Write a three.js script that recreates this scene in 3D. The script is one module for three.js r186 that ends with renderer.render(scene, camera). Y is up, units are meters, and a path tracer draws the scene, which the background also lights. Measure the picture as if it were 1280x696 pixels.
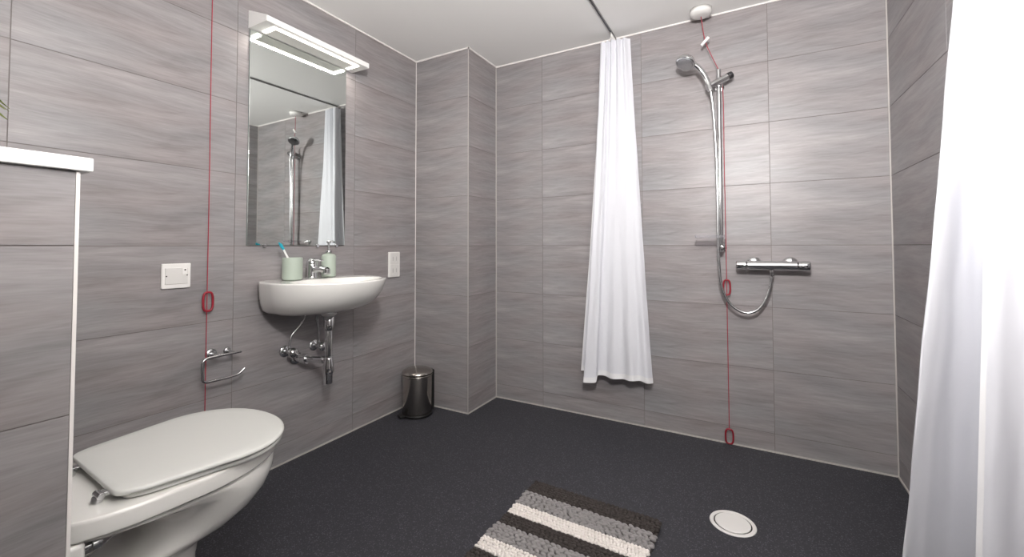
import * as THREE from 'three';
import { RoundedBoxGeometry } from 'three/addons/geometries/RoundedBoxGeometry.js';
import { mergeGeometries, toCreasedNormals } from 'three/addons/utils/BufferGeometryUtils.js';
import { RectAreaLightUniformsLib } from 'three/addons/lights/RectAreaLightUniformsLib.js';
import { ImprovedNoise } from 'three/addons/math/ImprovedNoise.js';

// ---------------------------------------------------------------- camera, lights, exposure
const scene = new THREE.Scene();
const FOCAL = 529.28;
const camera = new THREE.PerspectiveCamera(2 * Math.atan(348 / FOCAL) * 180 / Math.PI, 1280 / 696, 0.01, 50);
camera.position.set(1.4463, 0.9864, 2.3964);
camera.rotation.order = 'YXZ';
camera.rotation.set(0.028, 0.5055, -0.0016);
camera.setViewOffset(1280, 696, 0, 348 - 292.42, 1280, 696);      // the photograph's lens is shifted down
camera.updateMatrixWorld(); camera.updateProjectionMatrix();

const renderer = new THREE.WebGLRenderer({ antialias: true });
renderer.toneMapping = THREE.LinearToneMapping;
renderer.toneMappingExposure = 1.28;
renderer.shadowMap.enabled = true;
RectAreaLightUniformsLib.init();

// unseen lamp behind the camera; wide dish below it sized to darken lower walls
const LAMP = [1.46, 1.68, 2.34], LAMP_R = 0.1, DISH_Y = 1.545, DISH_R = 0.215;
const faceLight = new THREE.RectAreaLight(0xfffcfa, 178, LAMP_R * 2, 0.24);  // front of the unseen lamp, placed to light the shower wall
faceLight.position.set(LAMP[0], LAMP[1], LAMP[2] - LAMP_R - 0.004);
scene.add(faceLight);                                               // a RectAreaLight faces -z as it stands
const rimLight = new THREE.PointLight(0xfffcfa, 4.0, 0, 2);  // body of the unseen lamp, lights side walls and ceiling
rimLight.position.set(...LAMP);
rimLight.shadow.radius = 5;
scene.add(rimLight);

// ---------------------------------------------------------------- room measures (metres)
const XL = -0.41, XR = 2.0, ZR = 2.6, H = 2.179, COLZ = 0.321;    // the column's free edge stands at x = 0
const ROW0 = 0.088, ROW = 0.3;
const BOXX = 0.39, BOXZ = 2.107, BOXH = 1.122;

// ---------------------------------------------------------------- helpers
let seed = 12345;
const rnd = () => { seed = (seed * 1664525 + 1013904223) >>> 0; return seed / 4294967296; };
const V = (x, y, z) => new THREE.Vector3(x, y, z);
const noise = new ImprovedNoise();
const names = new Map();
function numbered(n) { const k = names.get(n) || 0; names.set(n, k + 1); return k ? `${n}_${String(k).padStart(3, '0')}` : n; }
function clean(g) {
  let q = g.index ? g.toNonIndexed() : g;
  if (!q.attributes.normal) q.computeVertexNormals();
  for (const k of Object.keys(q.attributes)) if (!['position', 'normal', 'uv'].includes(k)) q.deleteAttribute(k);
  if (!q.attributes.uv) q.setAttribute('uv', new THREE.BufferAttribute(new Float32Array(q.attributes.position.count * 2), 2));
  return q;
}
const merge = (gs) => { gs = [gs].flat(); return gs.length === 1 ? gs[0] : mergeGeometries(gs.map(clean)); };
function tag(o, label, category, group, kind) {
  o.userData.label = label; o.userData.category = category;
  if (group) o.userData.group = group;
  if (kind) o.userData.kind = kind;
  return o;
}
function thing(name, label, category, base, group) {
  const o = new THREE.Group(); o.name = numbered(name); o.position.set(...base); scene.add(o);
  return tag(o, label, category, group);
}
// parts are written in world coordinates and moved into their thing's own frame
function part(name, geos, mat, parent, label) {
  const g = merge(geos), w = V(0, 0, 0);
  parent.updateWorldMatrix(true, false); w.setFromMatrixPosition(parent.matrixWorld);
  g.translate(-w.x, -w.y, -w.z);
  const m = new THREE.Mesh(g, mat); m.name = name; parent.add(m);
  if (label) m.userData.label = label;
  return m;
}
function single(name, geos, mat, label, category, kind) {
  const g = merge(geos); g.computeBoundingBox();
  const b = g.boundingBox, c = V((b.min.x + b.max.x) / 2, b.min.y, (b.min.z + b.max.z) / 2);
  g.translate(-c.x, -c.y, -c.z);
  const m = new THREE.Mesh(g, mat); m.name = numbered(name); m.position.copy(c); scene.add(m);
  return tag(m, label, category, null, kind);
}
const box = (x0, x1, y0, y1, z0, z1) => new THREE.BoxGeometry(x1 - x0, y1 - y0, z1 - z0).translate((x0 + x1) / 2, (y0 + y1) / 2, (z0 + z1) / 2);
const rbox = (x0, x1, y0, y1, z0, z1, r = 0.003, s = 3) => new RoundedBoxGeometry(x1 - x0, y1 - y0, z1 - z0, s, r).translate((x0 + x1) / 2, (y0 + y1) / 2, (z0 + z1) / 2);
function between(g, a, b) {   // a geometry along +y from 0 to 1 length unit is laid from a towards b
  const d = b.clone().sub(a);
  return g.applyQuaternion(new THREE.Quaternion().setFromUnitVectors(V(0, 1, 0), d.normalize())).translate(a.x, a.y, a.z);
}
function rod(a, b, r0, r1 = r0, seg = 24) {
  const L = a.distanceTo(b), c = Math.min(r0, r1, L / 2) * 0.15;
  return between(new THREE.LatheGeometry([[0, 0], [r0 - c, 0], [r0, c], [r1, L - c], [r1 - c, L], [0, L]].map(p => new THREE.Vector2(...p)), seg), a, b);
}
const lathe = (pts, at, dir = V(0, 1, 0), seg = 40) => between(new THREE.LatheGeometry(pts.map(p => new THREE.Vector2(p[0], p[1])), seg), at, at.clone().add(dir));
const tube = (pts, r, n = 64, rs = 10, closed = false) => new THREE.TubeGeometry(new THREE.CatmullRomCurve3(pts, closed, 'centripetal'), n, r, rs, closed);
const ball = (p, r, s = 16) => new THREE.SphereGeometry(r, s, s * 0.75 | 0).translate(p.x, p.y, p.z);
// skin over closed rings of equal length, ends closed by fans
function loft(rings, closeA = true, closeB = true) {
  const n = rings[0].length, pos = [], idx = [];
  for (const r of rings) for (const p of r) pos.push(p.x, p.y, p.z);
  for (let i = 0; i < rings.length - 1; i++) for (let j = 0; j < n; j++) {
    const a = i * n + j, b = i * n + (j + 1) % n, c = a + n, d = b + n;
    idx.push(a, b, d, a, d, c);
  }
  const cap = (r, flip, off) => {
    const c = r.reduce((s, p) => s.add(p), V(0, 0, 0)).multiplyScalar(1 / n), k = pos.length / 3;
    pos.push(c.x, c.y, c.z);
    for (let j = 0; j < n; j++) { const a = off + j, b = off + (j + 1) % n; flip ? idx.push(k, b, a) : idx.push(k, a, b); }
  };
  if (closeA) cap(rings[0], true, 0);
  if (closeB) cap(rings[rings.length - 1], false, (rings.length - 1) * n);
  const g = new THREE.BufferGeometry();
  g.setAttribute('position', new THREE.Float32BufferAttribute(pos, 3)); g.setIndex(idx); g.computeVertexNormals();
  return g;
}

// ---------------------------------------------------------------- textures
function dataTex(w, h, f, srgb = true, repeat) {
  const d = new Uint8Array(w * h * 4);
  for (let y = 0; y < h; y++) for (let x = 0; x < w; x++) {
    const c = f(x, y), i = (y * w + x) * 4;
    d[i] = Math.max(0, Math.min(255, c[0])); d[i + 1] = Math.max(0, Math.min(255, c[1])); d[i + 2] = Math.max(0, Math.min(255, c[2])); d[i + 3] = 255;
  }
  const t = new THREE.DataTexture(d, w, h, THREE.RGBAFormat);
  t.wrapS = t.wrapT = THREE.RepeatWrapping; t.magFilter = THREE.LinearFilter; t.minFilter = THREE.LinearMipmapLinearFilter; t.generateMipmaps = true;
  if (srgb) t.colorSpace = THREE.SRGBColorSpace;
  if (repeat) t.repeat.set(...repeat);
  t.needsUpdate = true; return t;
}
// sedimentary grey stoneware: long soft bands, finer streaks and a few slanting veins
function tileTex(k) {
  const o = k * 37.3, slant = (k % 2 ? 1 : -1) * (0.25 + 0.12 * (k % 3));
  return dataTex(768, 384, (px, py) => {
    const x = px / 384, y = py / 384;
    const warp = noise.noise(x * 1.3 + o, y * 2.1, o) * 0.07;
    const yy = y + warp + slant * 0.11 * x;
    const big = noise.noise(x * 0.9 + o, yy * 4.2, 3 + o);
    const mid = noise.noise(x * 1.7 + o, yy * 11 + 5, 7 + o);
    const fine = noise.noise(x * 2.6 + o, (y + warp * 0.6) * 30, 11 + o);
    const hair = noise.noise(x * 6 + o, (y + warp * 0.3) * 95, 15 + o);
    const vein = Math.max(0, 1 - Math.abs(noise.noise(x * 0.8 + o, yy * 5.5 + 9, 21 + o)) * 14) * Math.max(0, noise.noise(x * 2.2, yy * 3, 31 + o));
    const grit = noise.noise(x * 14 + o, y * 130, 25 + o);
    const v = big * 12 + mid * 9 + fine * 9 + hair * 6.5 + grit * 4.5 - vein * 18;
    const warm = noise.noise(x * 1.1 + o, y * 3 + 2, 41 + o) * 4;
    return [141 + v + warm, 137 + v, 138 + v - warm * 0.3];
  });
}
const tileMats = [];
for (let k = 0; k < 6; k++) tileMats.push(new THREE.MeshPhysicalMaterial({ map: tileTex(k), roughness: 0.4, specularIntensity: 1 }));
const floorTex = (() => {
  const fl = new Map();
  for (let i = 0; i < 42000; i++) fl.set((rnd() * 1024 | 0) + (rnd() * 1024 | 0) * 1024, rnd());
  const spot = new Float32Array(1024 * 1024);
  for (const [p, v] of fl) {
    const x = p % 1024, y = p / 1024 | 0, w = v > 0.82 ? 2 : v > 0.35 ? 1 : 0, s = v < 0.2 ? -0.3 : 0.1 + v * v * 0.9;
    for (let a = 0; a <= w; a++) for (let b = 0; b <= w; b++) spot[((y + a) % 1024) * 1024 + (x + b) % 1024] = s;
  }
  return dataTex(1024, 1024, (x, y) => {
    const g = noise.noise(x * 0.09, y * 0.09, 3) * 3 + noise.noise(x * 0.4, y * 0.4, 9) * 4, s = spot[y * 1024 + x] * 46;
    return [55 + g + s, 55 + g + s, 60 + g + s * 1.08];
  });
})();
const grainBump = dataTex(512, 512, (x, y) => { const v = 128 + noise.noise(x * 0.35, y * 0.35, 1) * 70 + noise.noise(x * 0.11, y * 0.11, 5) * 50; return [v, v, v]; }, false);
const brushed = dataTex(256, 256, (x, y) => { const v = 128 + noise.noise(x * 0.9, y * 0.02, 3) * 60 + (rnd() - 0.5) * 20; return [v, v, v]; }, false);
const weave = dataTex(256, 256, (x, y) => { const v = 128 + 60 * Math.sin(x * Math.PI / 4) * Math.sin(y * Math.PI / 4) + noise.noise(x * 0.05, y * 0.05, 2) * 40; return [v, v, v]; }, false);

// ---------------------------------------------------------------- materials
const std = (c, r, o = {}) => new THREE.MeshPhysicalMaterial({ color: c, roughness: r, ...o });
const M = {
  grout: std(0x8d8786, 0.9),
  groutDark: std(0x77716f, 0.9),
  ceiling: std(0xf8f7f5, 0.9),
  silicone: std(0xe6e2df, 0.45),
  caulk: std(0xb7b2ae, 0.5),
  white: std(0xececea, 0.32),
  satinWhite: std(0xe9e8e6, 0.4),
  plastic: std(0xe4e2df, 0.3),
  plasticDim: std(0xd3d1ce, 0.35),
  slot: std(0xa8a5a2, 0.5),
  dark: std(0x24221f, 0.6),
  ceramic: std(0xe7e6e2, 0.1, { clearcoat: 0.6, clearcoatRoughness: 0.04 }),
  seat: std(0xd2d3cf, 0.22),
  chrome: new THREE.MeshPhysicalMaterial({ color: 0xd9dadb, metalness: 1, roughness: 0.1 }),
  chromeSoft: new THREE.MeshPhysicalMaterial({ color: 0xc9cacb, metalness: 1, roughness: 0.24 }),
  steel: new THREE.MeshPhysicalMaterial({ color: 0xb4afa9, metalness: 1, roughness: 0.17, roughnessMap: null, bumpMap: brushed, bumpScale: 0.00006 }),
  darkMetal: new THREE.MeshPhysicalMaterial({ color: 0x6a6a6c, metalness: 1, roughness: 0.3 }),
  blackPlastic: std(0x161616, 0.45),
  alu: new THREE.MeshPhysicalMaterial({ color: 0x8b8b8b, metalness: 0.8, roughness: 0.4 }),
  red: std(0x8e1a2b, 0.4),
  redCord: std(0xa02a3c, 0.7),
  mint: std(0xa9b4a8, 0.4),
  blue: std(0x1fa3b8, 0.4),
  mirror: new THREE.MeshPhysicalMaterial({ color: 0xe6ebe8, metalness: 1, roughness: 0.015 }),
  mirrorEdge: std(0x6f7a76, 0.2),
  clear: new THREE.MeshPhysicalMaterial({ color: 0xf4f4f6, roughness: 0.12, transmission: 0.95, thickness: 0, ior: 1.49 }),
  cloth: new THREE.MeshPhysicalMaterial({ color: 0xe2e3e9, roughness: 0.85, transmission: 0.16, thickness: 0, side: THREE.DoubleSide, bumpMap: weave, bumpScale: 0.00015 }),
  hem: std(0xe6e6e8, 0.9, { side: THREE.DoubleSide }),
  glow: new THREE.MeshStandardMaterial({ color: 0xffffff, emissive: 0xfff8ec, emissiveIntensity: 5 }),
  opal: new THREE.MeshStandardMaterial({ color: 0xffffff, emissive: 0xfffaf4, emissiveIntensity: 2 }),
  matDark: std(0x3d3735, 0.95), matGrey: std(0x8f8c8c, 0.95), matWhite: std(0xe9e3de, 0.95),
  leaf: std(0x7f8a45, 0.6, { side: THREE.DoubleSide }), pot: std(0xd8d6d2, 0.5), soil: std(0x3a2e25, 0.95),
};
const floorMat = new THREE.MeshPhysicalMaterial({ map: floorTex, roughness: 0.55, bumpMap: grainBump, bumpScale: 0.0006, specularIntensity: 0.7 });

// ---------------------------------------------------------------- structure
function structure(name, geos, mat, label, category) {
  const g = merge(geos), m = new THREE.Mesh(g, mat); m.name = name; scene.add(m);
  return tag(m, label, category, null, 'structure');
}
function uvPlane(g, axes, size) {   // uv in metres over two world axes
  const p = g.attributes.position, u = g.attributes.uv;
  for (let i = 0; i < p.count; i++) { const c = [p.getX(i), p.getY(i), p.getZ(i)]; u.setXY(i, c[axes[0]] / size, c[axes[1]] / size); }
  return g;
}
structure('floor', uvPlane(box(XL - 0.15, XR + 0.15, -0.1, 0, -0.15, ZR + 0.15), [0, 2], 1), floorMat, 'charcoal speckled vinyl wet room floor', 'floor');
structure('ceiling', box(XL - 0.15, XR + 0.15, H, H + 0.1, -0.15, ZR + 0.15), M.ceiling, 'plain white painted ceiling', 'ceiling');

const GAP = 0.0013, PROUD = 0.0016, THICK = 0.007;
let tileCount = 0;
// frame: o = origin, u = run direction, n = outward normal; joints in run metres and heights
function tiles(wall, o, u, n, u0, u1, us, y0, y1, holes = []) {
  const ys = []; for (let k = -1; k < 9; k++) ys.push(ROW0 + ROW * k);
  for (let i = 0; i + 1 < us.length; i++) for (let j = 0; j + 1 < ys.length; j++) {
    const a = Math.max(us[i], u0), b = Math.min(us[i + 1], u1), c = Math.max(ys[j], y0), d = Math.min(ys[j + 1], y1);
    if (b - a < 0.012 || d - c < 0.012) continue;
    if (holes.some(h => a >= h[0] - 1e-3 && b <= h[1] + 1e-3 && d <= h[2] + 1e-3)) continue;
    const w = b - a - 2 * GAP, h = d - c - 2 * GAP;
    const g = new THREE.BoxGeometry(w, h, THICK);
    const p = g.attributes.position, uv = g.attributes.uv, full = us[i + 1] - us[i];
    for (let q = 0; q < p.count; q++) uv.setXY(q, (a - us[i] + p.getX(q) + b - a - w / 2) / full, (c - ys[j] + p.getY(q) + h / 2) / ROW);
    const m = new THREE.Mesh(g, tileMats[(i * 2 + j * 5 + tileCount) % 6]); tileCount++;
    m.name = 'tile';
    m.position.set(o[0], 0, o[1]).addScaledVector(V(u[0], 0, u[1]), (a + b) / 2).addScaledVector(V(n[0], 0, n[1]), -THICK / 2 + 0.00025 * (rnd() - 0.5));
    m.position.y = (c + d) / 2;
    m.rotation.y = Math.atan2(n[0], n[1]);
    wall.add(m);
  }
}
const DZ0 = 1.6, DZ1 = 2.5;
const steps = (a, n, s = 0.606) => Array.from({ length: n }, (_, i) => a + i * s);
{
  const back = structure('wall_back', box(XL - 0.15, XR + 0.15, 0, H, -0.15, -PROUD), M.groutDark, 'shower end wall of grey streaked stoneware tiles', 'wall');
  tiles(back, [0, 0], [1, 0], [0, 1], 0.002, XR - 0.002, [-0.268, 0.338, 0.946, 1.551, 2.157], 0.004, H - 0.004);
  const left = structure('wall_left', box(XL - 0.15, XL - PROUD, 0, H, -PROUD, ZR), M.groutDark, 'grey streaked stoneware tile wall behind basin and mirror', 'wall');
  tiles(left, [XL, 0], [0, 1], [1, 0], COLZ + 0.002, ZR, [0.200, 0.807, 1.419, 2.041, 2.647], 0.004, H - 0.004);
  const right = structure('wall_right', [box(XR + PROUD, XR + 0.15, 0, H, -PROUD, DZ0), box(XR + PROUD, XR + 0.15, 0, H, DZ1, ZR), box(XR + PROUD, XR + 0.15, 2.08, H, DZ0, DZ1)], M.groutDark, 'grey streaked tile wall beside the bunched curtain', 'wall');
  tiles(right, [XR, 0], [0, 1], [-1, 0], 0.002, DZ0, steps(0, 4), 0.004, H - 0.004);
  tiles(right, [XR, 0], [0, 1], [-1, 0], DZ1, ZR, [DZ1, ZR + 0.5], 0.004, H - 0.004);
  const col = structure('wall_column', [box(XL, -PROUD, 0, H, 0, COLZ - PROUD)], M.groutDark, 'boxed-out tiled column in the corner behind pedal bin', 'column');
  tiles(col, [XL, COLZ], [1, 0], [0, 1], 0.002, -XL - 0.003, [-0.19, 0.42], 0.004, H - 0.004);
  tiles(col, [0, 0], [0, 1], [1, 0], 0.002, COLZ - 0.003, [-0.2, 0.41], 0.004, H - 0.004);
  const rear = structure('wall_rear', box(XL - 0.15, XR + 0.15, 0, H, ZR + PROUD, ZR + 0.15), M.groutDark, 'tiled wall carrying the unseen lamp', 'wall');
  tiles(rear, [0, ZR], [1, 0], [0, -1], BOXX, XR - 0.002, steps(0.24, 4), 0.004, H - 0.004);
  const bx = structure('wall_cistern_box', box(XL, BOXX - PROUD, 0, BOXH, BOXZ + PROUD, ZR), M.groutDark, 'half-height tiled cistern casing behind the toilet', 'wall');
  tiles(bx, [BOXX, 0], [0, 1], [1, 0], BOXZ + 0.004, ZR, [2.09, 2.70], 0.004, BOXH);
  tiles(bx, [0, BOXZ], [1, 0], [0, -1], XL + 0.002, BOXX - 0.004, [-0.42, 0.19, 0.80], 0.004, BOXH);
}
// door behind the camera
{
  const d = structure('door_1', rbox(XR + 0.02, XR + 0.06, 0.01, 2.07, DZ0 + 0.01, DZ1 - 0.01, 0.002), M.satinWhite, 'plain white closed door of the bathroom', 'door');
  const fr = new THREE.Mesh(merge([box(XR - 0.01, XR + 0.08, 0, 2.08, DZ0, DZ0 + 0.015), box(XR - 0.01, XR + 0.08, 0, 2.08, DZ1 - 0.015, DZ1), box(XR - 0.01, XR + 0.08, 2.065, 2.08, DZ0, DZ1)]), M.white); fr.name = 'door_frame'; d.add(fr);
  const hd = new THREE.Mesh(merge([rod(V(XR + 0.02, 1.0, DZ0 + 0.08), V(XR - 0.03, 1.0, DZ0 + 0.08), 0.01), rod(V(XR - 0.03, 1.0, DZ0 + 0.07), V(XR - 0.03, 1.0, DZ0 + 0.2), 0.009)]), M.chromeSoft); hd.name = 'door_handle'; d.add(hd);
}
// silicone joints and corner profiles
{
  const s = 0.007, c = 0.006;
  const strip = (n, geos, mat, label) => structure(n, geos, mat, label, 'trim');
  strip('trim_1', [box(0, XR, H - s, H, 0, s), box(XR - s, XR, H - s, H, 0, ZR), box(XL, XL + s, H - s, H, COLZ, ZR), box(XL, s, H - s, H, COLZ, COLZ + s), box(0, s, H - s, H, 0, COLZ + s)], M.silicone, 'white silicone joint between tiles and ceiling');
  strip('trim_2', [box(0, XR, 0, c, 0, c), box(XR - c, XR, 0, c, 0, ZR), box(XL, XL + c, 0, c, COLZ, BOXZ), box(XL, c, 0, c, COLZ, COLZ + c), box(0, c, 0, c, 0, COLZ + c)], M.caulk, 'pale sealant joint between tiles and floor');
  strip('trim_3', box(XL, XL + 0.003, c, H - s, COLZ, COLZ + 0.003), M.silicone, 'pale sealant line where basin wall meets the column');
  strip('trim_4', box(-0.0028, 0.0006, c, H - s, COLZ - 0.0028, COLZ + 0.0006), M.caulk, 'pale corner profile on the free edge of the column');
  strip('trim_5', box(0, 0.004, c, H - s, 0, 0.004), M.caulk, 'pale sealant line where column meets the shower wall');
  strip('trim_6', box(XR - 0.004, XR, c, H - s, 0, 0.004), M.caulk, 'pale sealant line where shower wall meets right wall');
  strip('trim_7', box(BOXX - 0.0045, BOXX + 0.0008, 0, BOXH, BOXZ - 0.0008, BOXZ + 0.0045), M.silicone, 'white corner profile on the cistern casing edge');
}
single('ledge_shelf', rbox(XL + 0.001, BOXX + 0.01, BOXH + 0.001, BOXH + 0.026, BOXZ - 0.016, ZR - 0.001, 0.0025), M.white, 'white shelf board capping the half-height tiled casing', 'shelf');

// ---------------------------------------------------------------- lamps
{
  const [gx, gy, gz] = LAMP;
  const t = thing('unseen_uplighter', 'unseen opal cylinder lamp behind the viewer with a dish darkening the lower walls', 'lamp', [gx, DISH_Y, ZR]);  // lamp out of view, placed to light walls and ceiling
  part('dish', lathe([[0, -0.012], [0.12, -0.01], [DISH_R - 0.02, 0.004], [DISH_R, 0.014], [DISH_R - 0.002, 0.017], [DISH_R - 0.022, 0.008], [0.12, -0.005], [0, -0.007]], V(gx, DISH_Y, gz), V(0, 1, 0), 64), M.alu, t);  // out of view, blocks light so the lower walls fall darker
  part('wall_arm', [rbox(gx - 0.02, gx + 0.02, DISH_Y - 0.05, DISH_Y - 0.013, gz - 0.03, ZR - 0.008, 0.006), rbox(gx - 0.045, gx + 0.045, DISH_Y - 0.1, DISH_Y - 0.0, ZR - 0.012, ZR - 0.0005, 0.004)], M.alu, t);
  part('opal_cylinder', lathe([[0, 0], [LAMP_R - 0.01, 0], [LAMP_R, 0.01], [LAMP_R, 0.23], [LAMP_R - 0.015, 0.245], [0, 0.248]].reverse(), V(gx, LAMP[1] - 0.124, gz), V(0, 1, 0), 48), M.opal, t);
}
const LZ0 = 0.832, LZ1 = 1.376, LD = XL + 0.132, LY = 1.922;
{
  const t = thing('mirror_lamp', 'white wedge-shaped wall lamp with glowing strips above the mirror', 'lamp', [XL, LY, (LZ0 + LZ1) / 2]);
  const wedge = (z0, z1, out) => {
    const s = new THREE.Shape(); const b = 0.078, f = 0.024;
    s.moveTo(0.0005, 0); s.lineTo(LD - XL, 0); s.lineTo(LD - XL, f); s.lineTo(LD - XL - 0.003, f + 0.002); s.lineTo(0.0005, b); s.lineTo(0.0005, 0);
    return new THREE.ExtrudeGeometry(s, { depth: z1 - z0, bevelEnabled: false }).translate(XL, LY, z0);
  };
  part('lamp_body', wedge(LZ0 + 0.003, LZ1 - 0.003), M.white, t);
  part('end_cap', wedge(LZ0, LZ0 + 0.003), M.satinWhite, t);
  part('end_cap', wedge(LZ1 - 0.003, LZ1), M.satinWhite, t);
  const y = LY - 0.004, zi0 = LZ0 + 0.045, zi1 = LZ1 - 0.045, xf = LD - 0.03;
  part('light_strip', rbox(xf - 0.007, xf + 0.007, y, y + 0.004, zi0, zi1, 0.0015), M.glow, t, 'long glowing strip along the front');
  part('light_strip', rbox(XL + 0.026, xf - 0.0072, y, y + 0.004, zi0, zi0 + 0.016, 0.0015), M.glow, t, 'short glowing strip at the lamp end');
  part('light_strip', rbox(XL + 0.026, xf - 0.0072, y, y + 0.004, zi1 - 0.016, zi1, 0.0015), M.glow, t, 'short glowing strip at the lamp end');
  part('reflector', box(XL + 0.012, xf - 0.012, LY - 0.0012, LY - 0.0002, zi0 + 0.021, zi1 - 0.021), M.plasticDim, t);
  const add = (w, d, x, z) => { const l = new THREE.RectAreaLight(0xfff6ea, 36, w, d); l.position.set(x, y - 0.002, z); l.rotation.x = -Math.PI / 2; scene.add(l); };
  add(0.014, zi1 - zi0, xf, (zi0 + zi1) / 2);
  const wl = xf - 0.0072 - XL - 0.026;
  add(wl, 0.016, XL + 0.026 + wl / 2, zi0 + 0.008); add(wl, 0.016, XL + 0.026 + wl / 2, zi1 - 0.008);
}
// ---------------------------------------------------------------- mirror
const MIRROR_TURN = -0.0085;
{
  const z0 = 0.876, z1 = 1.3715, y0 = 0.99, y1 = 1.92;
  const t = thing('wall_mirror', 'tall frameless mirror on tiled wall under the strip lamp', 'mirror', [XL, y0, (z0 + z1) / 2]);
  part('backing', box(XL + 0.0005, XL + 0.0042, y0, y1, z0, z1), M.mirrorEdge, t);
  part('glass', rbox(XL + 0.0043, XL + 0.007, y0 + 0.0005, y1 - 0.0005, z0 + 0.0005, z1 - 0.0005, 0.001, 2), M.mirror, t);
  for (const z of [z1 - 0.075, z0 + 0.16, z0 + 0.05]) part('mirror_clip', [rbox(XL + 0.0005, XL + 0.011, y0 - 0.009, y0 + 0.006, z - 0.007, z + 0.007, 0.002)], M.chrome, t);
  t.rotation.y = MIRROR_TURN; t.position.x += 0.0024;                // hung a hair out of parallel on its clips
}
// ---------------------------------------------------------------- wash basin
const SZ = 1.122, SY = 0.838;
function basinRing(hw, front, y, n = 72, backN = 7, taper = 0.26, xBack = XL + 0.001) {
  const xc = XL + front * 0.42, r = [];
  for (let i = 0; i < n; i++) {
    const a = i / n * Math.PI * 2, c = Math.cos(a), s = Math.sin(a), f = c > 0;
    const e = f ? 2 / 2.15 : 2 / backN;
    const x = xc + (f ? XL + front - xc : xc - xBack) * Math.sign(c) * Math.abs(c) ** e;
    const k = f ? 1 : 1 - taper * ((xc - x) / (xc - xBack)) ** 2;
    r.push(V(x, y, SZ - hw * k * Math.sign(s) * Math.abs(s) ** (f ? 2 / 2.15 : 2 / backN)));
  }
  return r;
}
{
  const t = thing('wash_basin', 'white ceramic wall-hung wash basin with rounded front', 'wash basin', [XL, 0.69, SZ]);
  const inner = (hw, x0, x1, y) => basinRing(hw, 0, y, 72).map((p, i) => { const a = i / 72 * Math.PI * 2; return V((x0 + x1) / 2 + (x1 - x0) / 2 * Math.cos(a), y, SZ - hw * Math.sin(a)); });
  const R = [
    basinRing(0.07, 0.2, 0.69, 72, 7, 0), basinRing(0.15, 0.235, 0.691, 72, 7, 0), basinRing(0.186, 0.29, 0.697, 72, 7, 0.02), basinRing(0.212, 0.345, 0.714, 72, 7, 0.07), basinRing(0.234, 0.392, 0.744, 72, 7, 0.14), basinRing(0.248, 0.42, 0.78, 72, 7, 0.18), basinRing(0.254, 0.435, 0.812, 72, 7, 0.2),
    basinRing(0.257, 0.44, SY - 0.007, 72, 7, 0.21), basinRing(0.2565, 0.4395, SY - 0.003, 72, 7, 0.21), basinRing(0.254, 0.436, SY, 72, 7, 0.21), basinRing(0.246, 0.427, SY, 72, 7, 0.21),
    inner(0.216, XL + 0.14, XL + 0.409, SY - 0.001), inner(0.212, XL + 0.145, XL + 0.404, SY - 0.006), inner(0.208, XL + 0.152, XL + 0.393, SY - 0.035), inner(0.18, XL + 0.165, XL + 0.36, SY - 0.08), inner(0.12, XL + 0.18, XL + 0.31, SY - 0.115), inner(0.03, XL + 0.21, XL + 0.26, SY - 0.125),
  ];
  part('basin_body', loft(R, true, true), M.ceramic, t);
  part('drain_cover', lathe([[0, 0.004], [0.02, 0.003], [0.027, 0], [0.0, -0.002]].reverse(), V(XL + 0.235, SY - 0.123, SZ)), M.chrome, t, 'chrome drain cover in the bowl');
}
// mixer tap
{
  const x = -0.328, z = 1.118, y = SY + 0.0005;
  const t = thing('basin_tap', 'small chrome single-lever tap on the wash basin', 'tap', [x, y, z]);
  part('tap_body', lathe([[0, 0], [0.029, 0], [0.029, 0.004], [0.0265, 0.008], [0.025, 0.05], [0.0255, 0.062], [0.022, 0.066], [0, 0.066]].reverse(), V(x, y, z)), M.chrome, t);
  part('spout', [tube([V(x + 0.01, y + 0.035, z), V(x + 0.05, y + 0.042, z), V(x + 0.085, y + 0.042, z), V(x + 0.105, y + 0.038, z)], 0.015, 24, 16), rod(V(x + 0.104, y + 0.046, z), V(x + 0.104, y + 0.02, z), 0.015)], M.chrome, t);
  part('lever', [ball(V(x, y + 0.068, z), 0.0245), rbox(x + 0.0, x + 0.07, y + 0.078, y + 0.086, z - 0.011, z + 0.011, 0.0035)], M.chrome, t);
}
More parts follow.
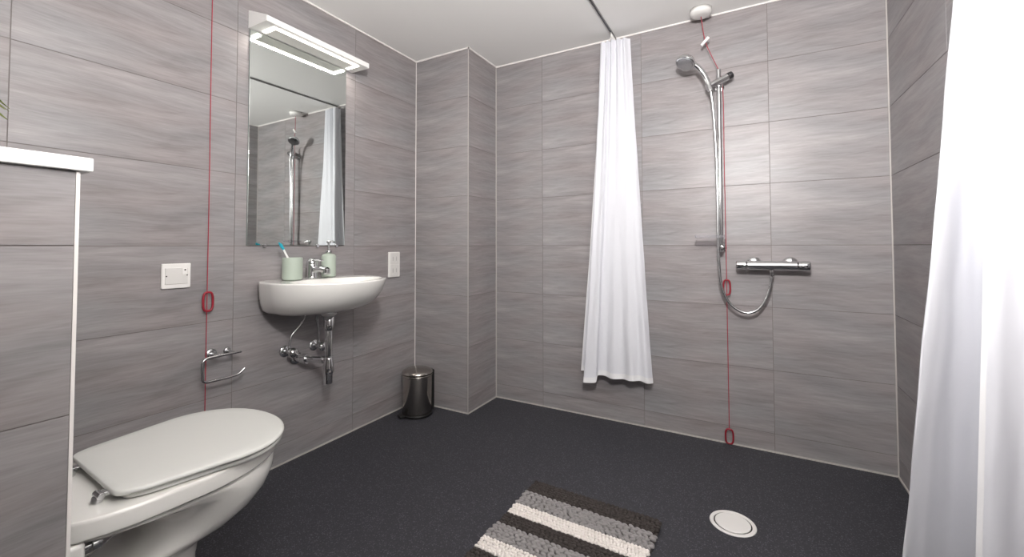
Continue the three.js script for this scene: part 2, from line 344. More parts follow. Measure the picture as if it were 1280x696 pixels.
// waste pipe with bottle trap
{
  const x = -0.245, z = 1.087;
  const t = thing('bottle_trap', 'chrome waste pipe and trap hanging under the wash basin', 'trap', [x, 0.355, z]);
  part('collar', lathe([[0, 0], [0.028, 0], [0.034, 0.006], [0.035, 0.02], [0.03, 0.022], [0, 0.022]].reverse(), V(x, 0.6665, z)), M.satinWhite, t, 'pale collar under the bowl');
  part('union_nut', lathe([[0, 0], [0.017, 0], [0.019, 0.01], [0.0225, 0.02], [0.023, 0.067], [0, 0.067]].reverse(), V(x, 0.599, z)), M.chrome, t);
  part('down_pipe', rod(V(x, 0.475, z), V(x, 0.6, z), 0.0158), M.chrome, t);
  part('bottle', lathe([[0, 0], [0.015, 0], [0.0185, 0.004], [0.019, 0.045], [0.022, 0.05], [0.025, 0.056], [0.024, 0.085], [0.019, 0.11], [0.0195, 0.125], [0, 0.125]].reverse(), V(x, 0.356, z)), M.chrome, t);
  const a = V(x - 0.005, 0.462, z + 0.002), b = V(-0.375, 0.462, 1.128);
  part('outlet_pipe', [rod(a, b, 0.0145), rod(a.clone().lerp(b, 0.12), a.clone().lerp(b, 0.27), 0.0165), rod(a.clone().lerp(b, 0.8), b, 0.024)], M.chrome, t);
  part('wall_rosette', [rod(b, V(XL + 0.004, 0.464, 1.138), 0.016), lathe([[0, 0], [0.03, 0], [0.028, 0.006], [0.018, 0.01], [0, 0.01]].reverse(), V(XL + 0.0004, 0.464, 1.138), V(1, 0, 0))], M.chrome, t);
}
// stop valves
function valve(z, y, label, hosePts) {
  const t = thing('stop_valve', label, 'valve', [XL, y, z], null);
  part('rosette', lathe([[0, 0], [0.026, 0], [0.025, 0.005], [0.014, 0.009], [0, 0.009]].reverse(), V(XL + 0.0004, y, z), V(1, 0, 0)), M.chrome, t);
  part('valve_body', [rod(V(XL + 0.008, y, z), V(XL + 0.052, y, z), 0.0095), rod(V(XL + 0.035, y, z), V(XL + 0.035, y + 0.026, z), 0.008)], M.chrome, t);
  part('handwheel', lathe([[0, 0], [0.014, 0], [0.021, 0.005], [0.023, 0.014], [0.02, 0.024], [0.01, 0.03], [0, 0.031]].reverse(), V(XL + 0.05, y, z), V(1, 0, 0)), M.chrome, t);
  const h = part('supply_hose', tube(hosePts, 0.0052, 48, 10), M.chromeSoft, t);
  const e = hosePts[2], e2 = hosePts[3];
  part('hose_nut', rod(e, e.clone().lerp(e2, 0.35), 0.0085), M.chrome, t);
}
valve(1.193, 0.506, 'chrome stop valve with bowed hose beside the trap outlet', [V(XL + 0.035, 0.53, 1.193), V(XL + 0.035, 0.575, 1.186), V(XL + 0.045, 0.625, 1.145), V(XL + 0.055, 0.655, 1.132), V(XL + 0.058, 0.689, 1.13)]);
valve(1.044, 0.504, 'chrome stop valve with straight hose behind the down pipe', [V(XL + 0.035, 0.53, 1.044), V(XL + 0.036, 0.58, 1.046), V(XL + 0.04, 0.625, 1.056), V(XL + 0.05, 0.66, 1.066), V(XL + 0.055, 0.689, 1.07)]);

// tumbler, toothbrush, soap dispenser
{
  const x = -0.305, z = 1.23, y = SY + 0.0006, r = 0.041, h = 0.098;
  const c = single('toothbrush_tumbler', lathe([[0, 0.005], [r - 0.005, 0.005], [r - 0.004, h - 0.002], [r - 0.002, h], [r, h - 0.002], [r, 0.006], [r - 0.006, 0], [0, 0]], V(x, y, z)), M.mint, 'pale mint green tumbler holding a toothbrush', 'tumbler');
  const a = V(x + 0.012, y + 0.012, z - 0.018), b = V(x - 0.014, y + 0.158, z + 0.047);
  const t = thing('toothbrush', 'white and turquoise toothbrush leaning in the mint tumbler', 'toothbrush', [a.x, a.y, a.z]);
  part('handle', rod(a, a.clone().lerp(b, 0.86), 0.0048, 0.004, 12), M.white, t);
  part('brush_head', rod(a.clone().lerp(b, 0.83), b, 0.0055, 0.005, 12), M.blue, t, 'turquoise head');
  const bs = []; for (let i = 0; i < 7; i++) { const p = a.clone().lerp(b, 0.855 + i * 0.022); bs.push(rod(p, p.clone().add(V(0.004, 0.006, 0.011)), 0.0032, 0.0036, 8)); }
  part('bristles', bs, M.blue, t);
}
{
  const x = -0.325, z = 1.03, y = SY + 0.0006, r = 0.033;
  const t = thing('soap_dispenser', 'pale mint green soap dispenser with metal pump', 'soap dispenser', [x, y, z]);
  part('bottle', lathe([[0, 0], [r - 0.005, 0], [r, 0.006], [r, 0.098], [r - 0.006, 0.108], [0.012, 0.112], [0, 0.112]].reverse(), V(x, y, z)), M.mint, t);
  part('collar', lathe([[0, 0], [0.0135, 0], [0.0135, 0.014], [0.006, 0.017], [0, 0.017]].reverse(), V(x, y + 0.112, z)), M.chromeSoft, t);
  part('pump', [rod(V(x, y + 0.128, z), V(x, y + 0.165, z), 0.0045, 0.0045, 14), lathe([[0, 0], [0.0095, 0], [0.01, 0.013], [0, 0.014]].reverse(), V(x, y + 0.163, z)), tube([V(x, y + 0.171, z), V(x + 0.02, y + 0.172, z), V(x + 0.038, y + 0.167, z)], 0.0042, 16, 10)], M.chromeSoft, t, 'brushed metal pump');
}
// ---------------------------------------------------------------- wall fittings
{
  const y0 = 0.831, y1 = 0.923, z0 = 1.577, z1 = 1.669, x = XL + 0.0004;
  const t = thing('socket_outlet', 'square white wall socket with a key switch near the toilet', 'socket', [XL, y0, (z0 + z1) / 2]);
  part('frame', rbox(x, x + 0.008, y0, y1, z0, z1, 0.003), M.plastic, t);
  part('insert', rbox(x + 0.007, x + 0.0105, y0 + 0.016, y1 - 0.016, z0 + 0.01, z1 - 0.01, 0.0012), M.plasticDim, t);
  part('switch_key', rbox(x + 0.009, x + 0.0135, y1 - 0.042, y1 - 0.018, z0 + 0.014, z0 + 0.03, 0.0015), M.plastic, t);
  part('switch_mark', rod(V(x + 0.0125, y1 - 0.024, z0 + 0.021), V(x + 0.0139, y1 - 0.024, z0 + 0.021), 0.003, 0.003, 12), M.dark, t, 'dark dot on the switch');
  for (const [yy, zz] of [[y0 + 0.046, z1 - 0.014], [y0 + 0.048, z0 + 0.013]]) part('screw', rod(V(x + 0.0095, yy, zz), V(x + 0.0111, yy, zz), 0.0024, 0.0024, 12), M.dark, t);
}
{
  const y0 = 0.801, y1 = 0.951, z0 = 0.469, z1 = 0.56, x = XL + 0.0004;
  const t = thing('switch_plate', 'tall white double socket plate between basin and column', 'socket', [XL, y0, (z0 + z1) / 2]);
  part('frame', rbox(x, x + 0.009, y0, y1, z0, z1, 0.003), M.plastic, t);
  for (const [a, b] of [[y0 + 0.006, (y0 + y1) / 2 - 0.001], [(y0 + y1) / 2 + 0.001, y1 - 0.006]]) {
    const ins = part('insert', rbox(x + 0.008, x + 0.011, a, b, z0 + 0.01, z1 - 0.01, 0.0012), M.plasticDim, t);
    const c = (a + b) / 2;
    for (const zz of [z0 + 0.03, z1 - 0.034]) part('slot', box(x + 0.0105, x + 0.0114, c - 0.012, c + 0.012, zz, zz + 0.004), M.slot, ins);
  }
}
{
  const x = -0.348;
  const t = thing('paper_holder', 'empty bent chrome toilet paper holder on the tiled wall', 'paper holder', [XL, 0.46, 1.48]);
  part('wall_mount', [lathe([[0, 0], [0.021, 0], [0.02, 0.006], [0.012, 0.009], [0, 0.009]].reverse(), V(XL + 0.0004, 0.562, 1.5), V(1, 0, 0)), rod(V(XL + 0.006, 0.562, 1.5), V(x, 0.562, 1.5), 0.007), lathe([[0, 0], [0.014, 0], [0.013, 0.005], [0.008, 0.008], [0, 0.008]].reverse(), V(XL + 0.0004, 0.562, 1.44), V(1, 0, 0)), rod(V(XL + 0.006, 0.562, 1.44), V(x, 0.562, 1.44), 0.005)], M.chromeSoft, t);
  part('wire_arm', tube([V(x, 0.562, 1.418), V(x, 0.562, 1.47), V(x, 0.562, 1.52), V(x, 0.5605, 1.543), V(x, 0.552, 1.555), V(x, 0.535, 1.557), V(x, 0.495, 1.556), V(x, 0.479, 1.553), V(x, 0.472, 1.542), V(x, 0.471, 1.52), V(x, 0.471, 1.45), V(x, 0.474, 1.428), V(x, 0.484, 1.412), V(x, 0.492, 1.404)], 0.0052, 96, 10), M.chromeSoft, t);
}
// emergency pull cords
const ringPts = (x, y0, y1, z, hw, ax) => {
  const pts = [], n = 20, c = (y0 + y1) / 2, hh = (y1 - y0) / 2;
  for (let i = 0; i < n; i++) { const a = i / n * Math.PI * 2, s = Math.sign(Math.cos(a)) * Math.abs(Math.cos(a)) ** 0.6 * hw, v = Math.sign(Math.sin(a)) * Math.abs(Math.sin(a)) ** 0.7 * hh; pts.push(ax ? V(x + s, c + v, z) : V(x, c + v, z + s)); }
  return pts;
};
{
  const x = XL + 0.022, z = 1.527;
  const t = thing('pull_cord', 'red alarm pull cord with a red ring on the basin wall', 'pull cord', [x, 0.06, z]);
  part('ceiling_switch', lathe([[0, 0], [0.018, 0], [0.036, 0.012], [0.04, 0.026], [0, 0.026]].reverse(), V(XL + 0.046, H - 0.0265, z)), M.plastic, t);
  part('cord', tube([V(XL + 0.046, H - 0.026, z), V(x + 0.004, 2.05, z), V(x, 1.9, z), V(x, 1.2, z - 0.001), V(x, 0.6, z), V(x, 0.128, z)], 0.0016, 80, 8), M.redCord, t);
  part('ring_handle', tube(ringPts(x + 0.002, 0.736, 0.808, z - 0.003, 0.017, false), 0.0042, 64, 10, true), M.red, t);
  part('ring_handle', tube(ringPts(x, 0.06, 0.13, z, 0.017, false), 0.0042, 64, 10, true), M.red, t);
}
{
  const z = 0.03;
  const t = thing('pull_cord', 'red alarm pull cord with two rings beside the shower rail', 'pull cord', [1.357, 0.012, z]);
  part('ceiling_switch', lathe([[0, 0], [0.03, 0], [0.048, 0.008], [0.051, 0.02], [0.051, 0.036], [0, 0.036]].reverse(), V(1.262, H - 0.0365, 0.088)), M.plastic, t, 'white ceiling pull switch');
  part('cord', tube([V(1.262, H - 0.036, 0.088), V(1.281, 2.012, 0.078), V(1.305, 1.945, 0.07), V(1.345, 1.845, 0.036), V(1.353, 1.78, z), V(1.355, 1.4, z), V(1.357, 0.95, z), V(1.358, 0.5, z), V(1.359, 0.08, z)], 0.0017, 120, 8), M.redCord, t);
  const tg = part('toggle', between(new RoundedBoxGeometry(0.014, 0.05, 0.012, 3, 0.004).translate(0, 0.025, 0), V(1.262, 1.995, 0.085), V(1.3, 2.035, 0.085)), M.plastic, t, 'white cord toggle');
  part('ring_handle', tube(ringPts(1.358, 0.742, 0.815, z + 0.004, 0.015, true), 0.0042, 64, 10, true), M.red, t);
  part('ring_handle', tube(ringPts(1.359, 0.012, 0.082, z, 0.017, true), 0.0042, 64, 10, true), M.red, t);
}
// ---------------------------------------------------------------- shower
{
  const x = 1.337, z = 0.06;
  const t = thing('shower_rail', 'vertical chrome shower riser rail with slider on tiled wall', 'shower rail', [x, 0.95, 0.0]);
  part('rail', rod(V(x, 0.952, z), V(x, 1.868, z), 0.0105), M.chrome, t);
  for (const y of [0.975, 1.79]) part('bracket', [rod(V(x + 0.002, y, 0.0005), V(x + 0.001, y, z + 0.012), 0.0125), rod(V(x + 0.002, y, 0.0004), V(x + 0.002, y, 0.008), 0.021)], M.chrome, t);
  part('slider', [rod(V(x - 0.055, 1.772, z + 0.035), V(x + 0.042, 1.822, z + 0.005), 0.0165), rod(V(x, 1.775, z), V(x, 1.822, z), 0.017)], M.chrome, t);
  part('slider_knob', [rod(V(x + 0.042, 1.822, z + 0.005), V(x + 0.06, 1.831, z - 0.001), 0.0175)], M.darkMetal, t, 'dark end of the slider knob');
  const dish = [rbox(x - 0.112, x + 0.02, 1.022, 1.026, z - 0.02, z + 0.075, 0.0015), rbox(x - 0.112, x + 0.02, 1.026, 1.038, z + 0.071, z + 0.075, 0.0015), rbox(x - 0.112, x - 0.108, 1.026, 1.038, z - 0.02, z + 0.071, 0.0015), rbox(x + 0.016, x + 0.02, 1.026, 1.038, z - 0.02, z + 0.071, 0.0015)];
  part('soap_dish', dish, M.clear, t, 'clear plastic soap dish clipped to the rail');
}
const HOSE0 = V(1.303, 1.748, 0.108);
{
  const t = thing('hand_shower', 'chrome hand shower hung on the slider', 'hand shower', [1.29, 1.75, 0.1]);
  const p = [V(1.302, 1.752, 0.107), V(1.293, 1.785, 0.104), V(1.279, 1.825, 0.106), V(1.258, 1.862, 0.114), V(1.235, 1.886, 0.126), V(1.21, 1.898, 0.14)];
  part('handle', [tube(p, 0.0125, 40, 16), rod(V(1.3035, 1.746, 0.1075), V(1.299, 1.765, 0.106), 0.013)], M.chrome, t);
  const d = V(-0.28, -0.86, 0.42).normalize(), c = V(1.195, 1.905, 0.142);
  part('shower_head', lathe([[0, -0.028], [0.018, -0.026], [0.037, -0.014], [0.046, 0.002], [0.047, 0.012], [0.043, 0.017], [0, 0.017]], c, d), M.chrome, t);
  part('spray_plate', lathe([[0, 0.0175], [0.038, 0.0175], [0.036, 0.0195], [0, 0.0195]], c, d), M.chromeSoft, t);
}
single('shower_hose', tube([HOSE0, V(1.31, 1.69, 0.1), V(1.318, 1.55, 0.088), V(1.323, 1.413, 0.084), V(1.325, 1.2, 0.084), V(1.325, 1.014, 0.084), V(1.327, 0.895, 0.083), V(1.339, 0.777, 0.082), V(1.37, 0.708, 0.08), V(1.41, 0.674, 0.078), V(1.448, 0.665, 0.076), V(1.487, 0.682, 0.074), V(1.518, 0.724, 0.072), V(1.54, 0.79, 0.07), V(1.547, 0.84, 0.07)], 0.0066, 200, 12), M.chromeSoft, 'flexible chrome hose looping from hand shower to mixer', 'hose');
{
  const y = 0.892, z = 0.07;
  const t = thing('shower_mixer', 'chrome thermostatic bar mixer on the shower wall', 'shower mixer', [1.55, y, 0]);
  part('mixer_body', lathe([[0, 0], [0.02, 0], [0.0215, 0.003], [0.0215, 0.199], [0.02, 0.202], [0, 0.202]].reverse(), V(1.447, y, z), V(1, 0, 0)), M.chrome, t);
  part('flow_knob', [lathe([[0, 0], [0.019, 0], [0.021, 0.004], [0.0225, 0.04], [0.021, 0.044], [0, 0.044]].reverse(), V(1.401, y, z), V(1, 0, 0))], M.chrome, t);
  part('temperature_knob', [lathe([[0, 0], [0.021, 0], [0.0225, 0.004], [0.021, 0.012], [0.0225, 0.016], [0.0225, 0.042], [0.02, 0.047], [0, 0.047]].reverse(), V(1.651, y, z), V(1, 0, 0))], M.chrome, t);
  part('safety_button', rbox(1.676, 1.686, y - 0.004, y + 0.004, z + 0.019, z + 0.025, 0.0015), M.blackPlastic, t, 'small dark safety button');
  for (const x of [1.477, 1.627]) part('wall_union', [rod(V(x, y + 0.006, 0.004), V(x, y, z), 0.014), lathe([[0, 0], [0.034, 0], [0.033, 0.008], [0.022, 0.018], [0, 0.02]].reverse(), V(x, y + 0.006, 0.0004), V(0, 0, 1))], M.chrome, t);
  part('hose_outlet', rod(V(1.548, y - 0.018, z), V(1.548, y - 0.05, z), 0.0095), M.chrome, t);
}
// ---------------------------------------------------------------- curtain rail and curtains
const RX = 0.805, RZ = 1.05;
{
  const t = thing('curtain_rail', 'grey curtain rail screwed to the ceiling around the shower', 'curtain rail', [RX, H, RZ]);
  const path = new THREE.CurvePath(), rr = 0.12;
  path.add(new THREE.LineCurve3(V(RX, H - 0.007, 0.008), V(RX, H - 0.007, RZ - rr)));
  path.add(new THREE.QuadraticBezierCurve3(V(RX, H - 0.007, RZ - rr), V(RX, H - 0.007, RZ), V(RX + rr, H - 0.007, RZ)));
  path.add(new THREE.LineCurve3(V(RX + rr, H - 0.007, RZ), V(XR - 0.008, H - 0.007, RZ)));
  const pts = [...Array(13).keys()].map(i => V(RX, 0, 0.008 + (RZ - rr - 0.008) * i / 12));
  for (let i = 1; i <= 10; i++) { const a = i / 10 * Math.PI / 2; pts.push(V(RX + rr - rr * Math.cos(a), 0, RZ - rr + rr * Math.sin(a))); }
  for (let i = 1; i <= 12; i++) pts.push(V(RX + rr + (XR - 0.008 - RX - rr) * i / 12, 0, RZ));
  const sweep = (o0, o1, y0, y1) => {
    const rings = pts.map((p, i) => {
      const a = pts[Math.max(0, i - 1)], b = pts[Math.min(pts.length - 1, i + 1)], d = b.clone().sub(a).normalize(), s = V(d.z, 0, -d.x);
      return [[o0, y0], [o1, y0], [o1, y1], [o0, y1]].map(([o, y]) => p.clone().addScaledVector(s, o).setY(y));
    });
    return toCreasedNormals(loft(rings), 0.6);
  };
  part('rail_profile', [sweep(-0.005, 0.005, H - 0.003, H - 0.0003), sweep(-0.005, -0.0028, H - 0.009, H - 0.003), sweep(0.0028, 0.005, H - 0.009, H - 0.003)], M.alu, t);
  const hooks = [];
  for (const z of [0.02, 0.032, 0.044, 0.056, 0.068, 0.082, 0.096]) part('glider', [rod(V(RX, H - 0.006, z), V(RX, H - 0.032, z), 0.002, 0.002, 8), new THREE.TorusGeometry(0.006, 0.0014, 6, 16).translate(RX, H - 0.037, z)], M.plastic, t);
  for (let i = 0; i < 8; i++) { const x = 1.84 + i * 0.018; part('glider', [rod(V(x, H - 0.006, RZ), V(x, H - 0.032, RZ), 0.002, 0.002, 8), new THREE.TorusGeometry(0.006, 0.0014, 6, 16).rotateY(Math.PI / 2).translate(x, H - 0.037, RZ)], M.plastic, t); }
}
function curtain(label, base, top, bot, yTop, yBot, opt = {}) {
  const t = thing('shower_curtain', label, 'curtain', base);
  const C = (p) => new THREE.CatmullRomCurve3(p.map(q => V(q[0], 0, q[1])), false, 'centripetal');
  const ct = C(top), cb = C(bot), nu = 260, nv = 60;
  const sheet = (v0, v1, off, u0 = 0, u1 = 1) => {
    const pos = [], uv = [], idx = [], mv = Math.max(2, Math.round(nv * (v1 - v0))), mu = Math.max(3, Math.round(nu * (u1 - u0)));
    for (let j = 0; j <= mv; j++) for (let i = 0; i <= mu; i++) {
      const s = u0 + (u1 - u0) * i / mu, v = v0 + (v1 - v0) * j / mv, e = opt.ease ? opt.ease(v) : v;
      const p = ct.getPoint(s).lerp(cb.getPoint(s), e);
      const tg = ct.getTangent(s).lerp(cb.getTangent(s), e).normalize();
      const wob = (noise.noise(s * 9, v * 5, base[0] * 7) * 0.004 + noise.noise(s * 22, v * 13, 4) * 0.0016) * Math.min(1, v * 3) + off;
      const y = yTop(s) + (yBot(s) - yTop(s)) * v;
      pos.push(p.x + tg.z * wob, y, p.z - tg.x * wob); uv.push(s * 22, v * 38);
    }
    for (let j = 0; j < mv; j++) for (let i = 0; i < mu; i++) { const a = j * (mu + 1) + i, b = a + 1, c = a + mu + 1, d = c + 1; idx.push(a, c, b, b, c, d); }
    const g = new THREE.BufferGeometry();
    g.setAttribute('position', new THREE.Float32BufferAttribute(pos, 3)); g.setAttribute('uv', new THREE.Float32BufferAttribute(uv, 2)); g.setIndex(idx); g.computeVertexNormals();
    return g;
  };
  part('cloth', sheet(0, 1, 0), M.cloth, t);
  part('bottom_hem', [sheet(0.985, 1.0005, 0.0012), sheet(0.985, 1.0005, -0.0012)], M.hem, t);
  part('side_hem', [sheet(0, 1, 0.0013, 0, opt.hemU || 0.012), sheet(0, 1, -0.0013, 0, opt.hemU || 0.012)], M.hem, t);
  return t;
}
curtain('white shower curtain gathered against the tiled shower wall', [0.8, 0.25, 0.08],
  [[0.735, 0.03], [0.75, 0.035], [0.742, 0.05], [0.738, 0.075], [0.752, 0.085], [0.768, 0.07], [0.778, 0.088], [0.792, 0.068], [0.805, 0.088], [0.822, 0.066], [0.838, 0.085], [0.855, 0.06], [0.87, 0.075], [0.885, 0.055], [0.898, 0.045]],
  [[0.60, 0.045], [0.635, 0.05], [0.67, 0.06], [0.648, 0.085], [0.64, 0.12], [0.675, 0.128], [0.71, 0.12], [0.72, 0.095], [0.75, 0.075], [0.80, 0.1], [0.85, 0.08], [0.90, 0.112], [0.945, 0.085], [0.98, 0.1], [1.005, 0.07]],
  () => H - 0.042, (s) => 0.268 - 0.036 / (1 + Math.exp(-(s - 0.235) * 90)) / (1 + Math.exp((s - 0.46) * 90)) + 0.004 * Math.sin(s * 17), { ease: v => v ** 1.12 });
curtain('white shower curtain bunched against the right wall', [1.88, 0.2, 1.05],
  [[1.945, 1.1], [1.956, 1.104], [1.972, 1.095], [1.99, 1.09], [1.988, 1.06], [1.965, 1.045], [1.945, 1.06], [1.93, 1.085], [1.918, 1.095], [1.922, 1.07], [1.94, 1.03], [1.965, 1.01], [1.988, 1.0]],
  [[1.852, 1.135], [1.88, 1.142], [1.93, 1.125], [1.978, 1.13], [1.978, 1.08], [1.91, 1.035], [1.84, 1.05], [1.78, 1.095], [1.741, 1.118], [1.752, 1.09], [1.82, 1.03], [1.9, 1.0], [1.975, 0.99]],
  () => H - 0.042, () => 0.24, { hemU: 0.03 });

// ---------------------------------------------------------------- toilet
const TX = 0.156;
function dRing(hw, zf, zb, y, o = {}) {   // rounded front towards -z, squarer back
  const n = 80, zc = zf + (zb - zf) * (o.c ?? 0.5), r = [];
  for (let i = 0; i < n; i++) {
    const a = i / n * Math.PI * 2, s = Math.sin(a), c = Math.cos(a), f = c > 0, e = f ? 2 / (o.nf || 2.05) : 2 / (o.nb || 4.5);
    const z = zc - (f ? zc - zf : zb - zc) * Math.sign(c) * Math.abs(c) ** e;
    const k = f ? 1 : 1 - (o.taper ?? 0.16) * Math.max(0, (z - zc) / (zb - zc)) ** 2;
    r.push(V(TX - hw * k * Math.sign(s) * Math.abs(s) ** e, y, z));
  }
  return r;
}
{
  const t = thing('toilet', 'white ceramic toilet with closed lid beside the tiled casing', 'toilet', [TX, 0, 1.85]);
  const zb = BOXZ - 0.0015, o = { taper: 0.22, nb: 7, c: 0.52 }, q = { taper: 0.1, nb: 4 }, p = { taper: 0.2, nb: 2.6 };
  part('bowl', loft([
    dRing(0.103, 1.79, 2.06, 0.0005, q), dRing(0.104, 1.788, 2.06, 0.012, q), dRing(0.092, 1.8, 2.055, 0.06, q), dRing(0.084, 1.808, 2.05, 0.13, q), dRing(0.081, 1.806, 2.05, 0.2, q), dRing(0.082, 1.796, 2.05, 0.232, q),
    dRing(0.089, 1.776, 2.03, 0.25, q), dRing(0.105, 1.742, 1.99, 0.264, q), dRing(0.126, 1.702, 1.95, 0.282, p), dRing(0.146, 1.666, 1.93, 0.31, p), dRing(0.161, 1.64, 1.93, 0.342, p), dRing(0.172, 1.625, 1.96, 0.375, p), dRing(0.176, 1.62, 2.02, 0.392, { taper: 0.22, nb: 4 }),
    dRing(0.18, 1.617, 2.08, 0.4, o), dRing(0.179, 1.618, 2.08, 0.4025, o), dRing(0.174, 1.623, 2.085, 0.4035, o), dRing(0.174, 1.623, 2.09, 0.4085, o), dRing(0.188, 1.611, zb, 0.4115, o), dRing(0.1905, 1.609, zb, 0.4165, o), dRing(0.1905, 1.609, zb, 0.444, o), dRing(0.188, 1.611, zb, 0.45, o), dRing(0.184, 1.615, zb, 0.452, o),
  ]), M.ceramic, t);
  part('wall_flange', rbox(TX - 0.15, TX + 0.15, 0.0008, 0.408, 2.06, zb, 0.008), M.ceramic, t);
  for (const s of [-1, 1]) part('fixing_bolt', [rod(V(TX + s * 0.13, 0.388, 2.061), V(TX + s * 0.13, 0.388, 2.03), 0.006), rod(V(TX + s * 0.13, 0.388, 2.048), V(TX + s * 0.13, 0.388, 2.034), 0.014, 0.014, 6)], M.chromeSoft, t);
  const so = { taper: 0.25, nb: 26, c: 0.42, nf: 2.15 };
  const skew = (g) => g.translate(-TX, 0, -1.82).rotateY(-0.05).translate(TX, 0, 1.82);   // the seat sits a little askew on its hinges
  part('seat', skew(loft([dRing(0.194, 1.616, 1.99, 0.4535, so), dRing(0.198, 1.612, 1.992, 0.455, so), dRing(0.198, 1.612, 1.992, 0.4635, so), dRing(0.195, 1.615, 1.99, 0.465, so)])), M.seat, t);
  part('lid', skew(loft([dRing(0.196, 1.616, 2.004, 0.4665, so), dRing(0.203, 1.61, 2.008, 0.4675, so), dRing(0.205, 1.608, 2.01, 0.471, so), dRing(0.204, 1.609, 2.009, 0.476, so), dRing(0.199, 1.614, 2.007, 0.479, so), dRing(0.17, 1.645, 1.99, 0.481, so), dRing(0.08, 1.74, 1.92, 0.4825, so)])), M.seat, t);
  for (const s of [-1, 1]) { const x = TX + s * 0.095; part('hinge', [rod(V(x - 0.014, 0.466, 2.022 + s * 0.005), V(x + 0.014, 0.466, 2.022 + s * 0.005), 0.007), rod(V(x, 0.4522, 2.026 + s * 0.005), V(x, 0.463, 2.023 + s * 0.005), 0.01), rbox(x - 0.01, x + 0.01, 0.461, 0.471, 2.0 + s * 0.005, 2.022 + s * 0.005, 0.002)], M.chromeSoft, t); }
}
// ---------------------------------------------------------------- pedal bin
{
  const x = -0.263, z = 0.463, r = 0.086;
  const t = thing('pedal_bin', 'small brushed steel pedal bin in the tiled corner', 'bin', [x, 0, z]);
  part('base_ring', lathe([[0, 0.0006], [r - 0.004, 0.0006], [r + 0.003, 0.004], [r + 0.003, 0.014], [r - 0.001, 0.018], [0, 0.018]].reverse(), V(x, 0, z)), M.blackPlastic, t, 'black plastic base ring');
  part('bin_body', lathe([[0, 0.0185], [r - 0.001, 0.0185], [r - 0.001, 0.225], [r - 0.002, 0.228], [0, 0.228]].reverse(), V(x, 0, z), V(0, 1, 0), 64), M.steel, t);
  part('rim_band', lathe([[0, 0], [r + 0.001, 0], [r + 0.002, 0.003], [r + 0.002, 0.012], [0, 0.013]].reverse(), V(x, 0.2285, z), V(0, 1, 0), 64), M.steel, t);
  part('lid', lathe([[0, 0], [r + 0.003, 0], [r + 0.004, 0.004], [r, 0.012], [r * 0.85, 0.02], [r * 0.5, 0.026], [0, 0.028]].reverse(), V(x, 0.2425, z), V(0, 1, 0), 64), M.steel, t);
  const d = V(-0.41, 0, 0.91).normalize(), p = V(x, 0, z).addScaledVector(d, r - 0.002);
  part('pedal', [rbox(-0.024, 0.024, 0.006, 0.016, 0, 0.03, 0.004).rotateY(Math.atan2(d.x, d.z)).translate(p.x, 0, p.z)], M.blackPlastic, t, 'black foot pedal');
  part('hinge_housing', [rbox(-0.03, 0.03, 0.02, 0.25, -0.012, 0.008, 0.004).rotateY(Math.atan2(-d.x, -d.z)).translate(x - d.x * (r + 0.002), 0, z - d.z * (r + 0.002))], M.blackPlastic, t);
}
// ---------------------------------------------------------------- floor drain
{
  const x = 1.389, z = 0.677;
  const t = thing('floor_drain', 'round pale floor drain set in the dark vinyl', 'drain', [x, 0, z]);
  part('drain_ring', lathe([[0.061, 0.0003], [0.075, 0.0003], [0.074, 0.002], [0.07, 0.0035], [0.062, 0.0035], [0.061, 0.0003]].reverse(), V(x, 0, z), V(0, 1, 0), 64), M.plastic, t);
  part('gap_ring', lathe([[0, 0.0002], [0.0612, 0.0002], [0.0612, 0.0006], [0, 0.0006]].reverse(), V(x, 0, z), V(0, 1, 0), 64), M.dark, t, 'dark slot around the plate');
  part('drain_plate', lathe([[0, 0.0007], [0.057, 0.0007], [0.057, 0.003], [0.054, 0.0045], [0, 0.005]].reverse(), V(x, 0, z), V(0, 1, 0), 64), M.plastic, t);
}
// ---------------------------------------------------------------- bath mat
{
  const t = thing('bath_mat', 'striped brown, grey and white looped bath mat on the floor', 'mat', [0.665, 0.0004, 0.782]);
  const W = 0.505, bands = [['dark', 0.082], ['grey', 0.09], ['white', 0.066], ['dark', 0.062], ['grey', 0.082], ['white', 0.062], ['dark', 0.07], ['grey', 0.085], ['white', 0.065], ['dark', 0.08]];
  const total = bands.reduce((s, b) => s + b[1], 0);
  const sub = new THREE.Mesh(new RoundedBoxGeometry(W, 0.004, total, 2, 0.0015).translate(W / 2, 0.002, total / 2), M.matDark); sub.name = 'backing'; t.add(sub);
  const loops = { dark: M.matDark, grey: M.matGrey, white: M.matWhite };
  let z = 0;
  const unit = new THREE.SphereGeometry(1, 8, 6);
  for (const [c, h] of bands) {
    const gs = [], rows = Math.max(3, Math.round(h / 0.0135)), step = h / rows, len = c === 'white' ? 0.012 : c === 'grey' ? 0.021 : 0.016;
    for (let r = 0; r < rows; r++) for (let x = 0.006 + rnd() * 0.008; x < W - 0.004; x += len * (0.85 + rnd() * 0.3)) {
      const g = unit.clone().scale(len * 0.62, 0.0055 + rnd() * 0.0018, step * 0.52).rotateY((c === 'grey' ? 0.35 : 0.15) * (r % 2 ? 1 : -1) + (rnd() - 0.5) * 0.4).translate(Math.min(x, W - 0.006), 0.007 + rnd() * 0.0015, z + (r + 0.5) * step + (rnd() - 0.5) * 0.003);
      gs.push(g);
    }
    const m = new THREE.Mesh(mergeGeometries(gs), loops[c]); m.name = 'pile_stripe'; m.userData.kind = 'stuff';
    m.userData.label = { dark: 'dark brown looped stripe', grey: 'grey looped stripe', white: 'white looped stripe' }[c];
    t.add(m); z += h;
  }
  t.rotation.y = -0.03;
}
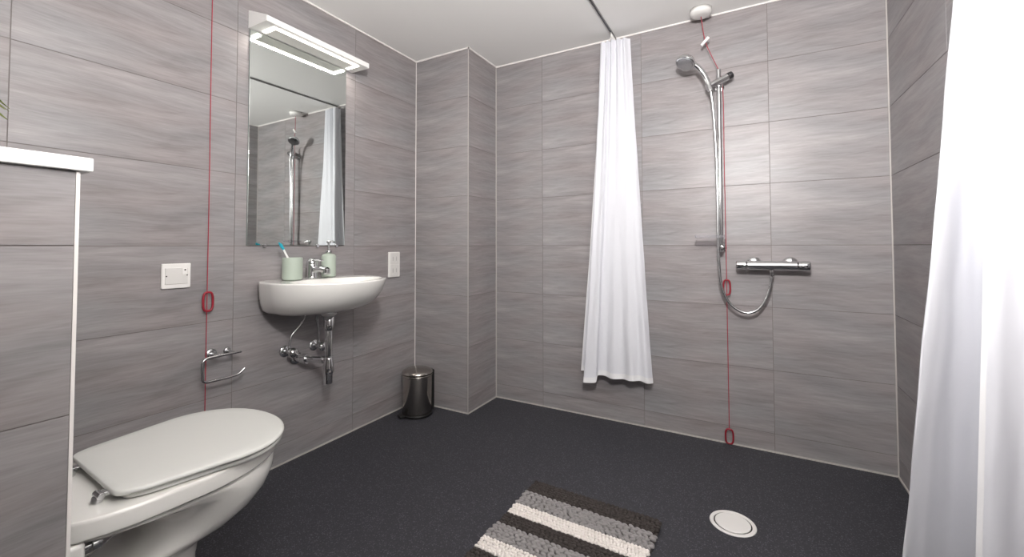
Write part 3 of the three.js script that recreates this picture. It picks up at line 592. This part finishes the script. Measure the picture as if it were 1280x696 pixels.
// ---------------------------------------------------------------- plant on the casing
{
  const px = 0.16, pz = 2.285, y0 = BOXH + 0.0265;
  const t = thing('potted_plant', 'small leafy green plant in a pale pot on the white shelf', 'plant', [px, y0, pz]);
  part('pot', lathe([[0, 0.001], [0.036, 0.001], [0.045, 0.06], [0.047, 0.066], [0.043, 0.066], [0.041, 0.058], [0, 0.056]], V(px, y0, pz)), M.pot, t);
  part('soil', lathe([[0, 0], [0.041, 0], [0, 0.003]].reverse(), V(px, y0 + 0.0565, pz)), M.soil, t);
  for (let i = 0; i < 18; i++) {
    const a = i * 2.4, L = i < 4 ? [0.137, 0.132, 0.14, 0.129][i] : 0.06 + rnd() * 0.06, lift = i < 4 ? [0.08, 0.066, 0.058, 0.072][i] : 0.03 + rnd() * 0.06;
    const dx = i < 4 ? [0.1, 0.3, -0.1, 0.2][i] : Math.cos(a), dz = i < 4 ? -0.98 : Math.sin(a);
    const c = new THREE.CatmullRomCurve3([V(px, y0 + 0.055, pz), V(px + dx * L * 0.4, y0 + 0.055 + lift * 0.8, pz + dz * L * 0.4), V(px + dx * L * 0.75, y0 + 0.055 + lift, pz + dz * L * 0.75), V(px + dx * L, y0 + 0.05 + lift * 0.75, pz + dz * L)]);
    const pos = [], idx = [], n = 12;
    for (let k = 0; k <= n; k++) { const s = k / n, p = c.getPoint(s), w = 0.017 * Math.sin(Math.PI * Math.min(0.98, 0.12 + s * 0.88)) ** 0.8, sx = -dz * w, sz = dx * w; pos.push(p.x + sx, p.y + w * 0.35, p.z + sz, p.x, p.y, p.z, p.x - sx, p.y + w * 0.35, p.z - sz); }
    for (let k = 0; k < n; k++) for (let e = 0; e < 2; e++) { const q = k * 3 + e; idx.push(q, q + 1, q + 3, q + 1, q + 4, q + 3); }
    const g = new THREE.BufferGeometry(); g.setAttribute('position', new THREE.Float32BufferAttribute(pos, 3)); g.setIndex(idx); g.computeVertexNormals();
    part('leaf', g, M.leaf, t);
  }
}

scene.traverse(o => { if (o.isMesh) { o.castShadow = true; o.receiveShadow = true; } });
renderer.render(scene, camera);
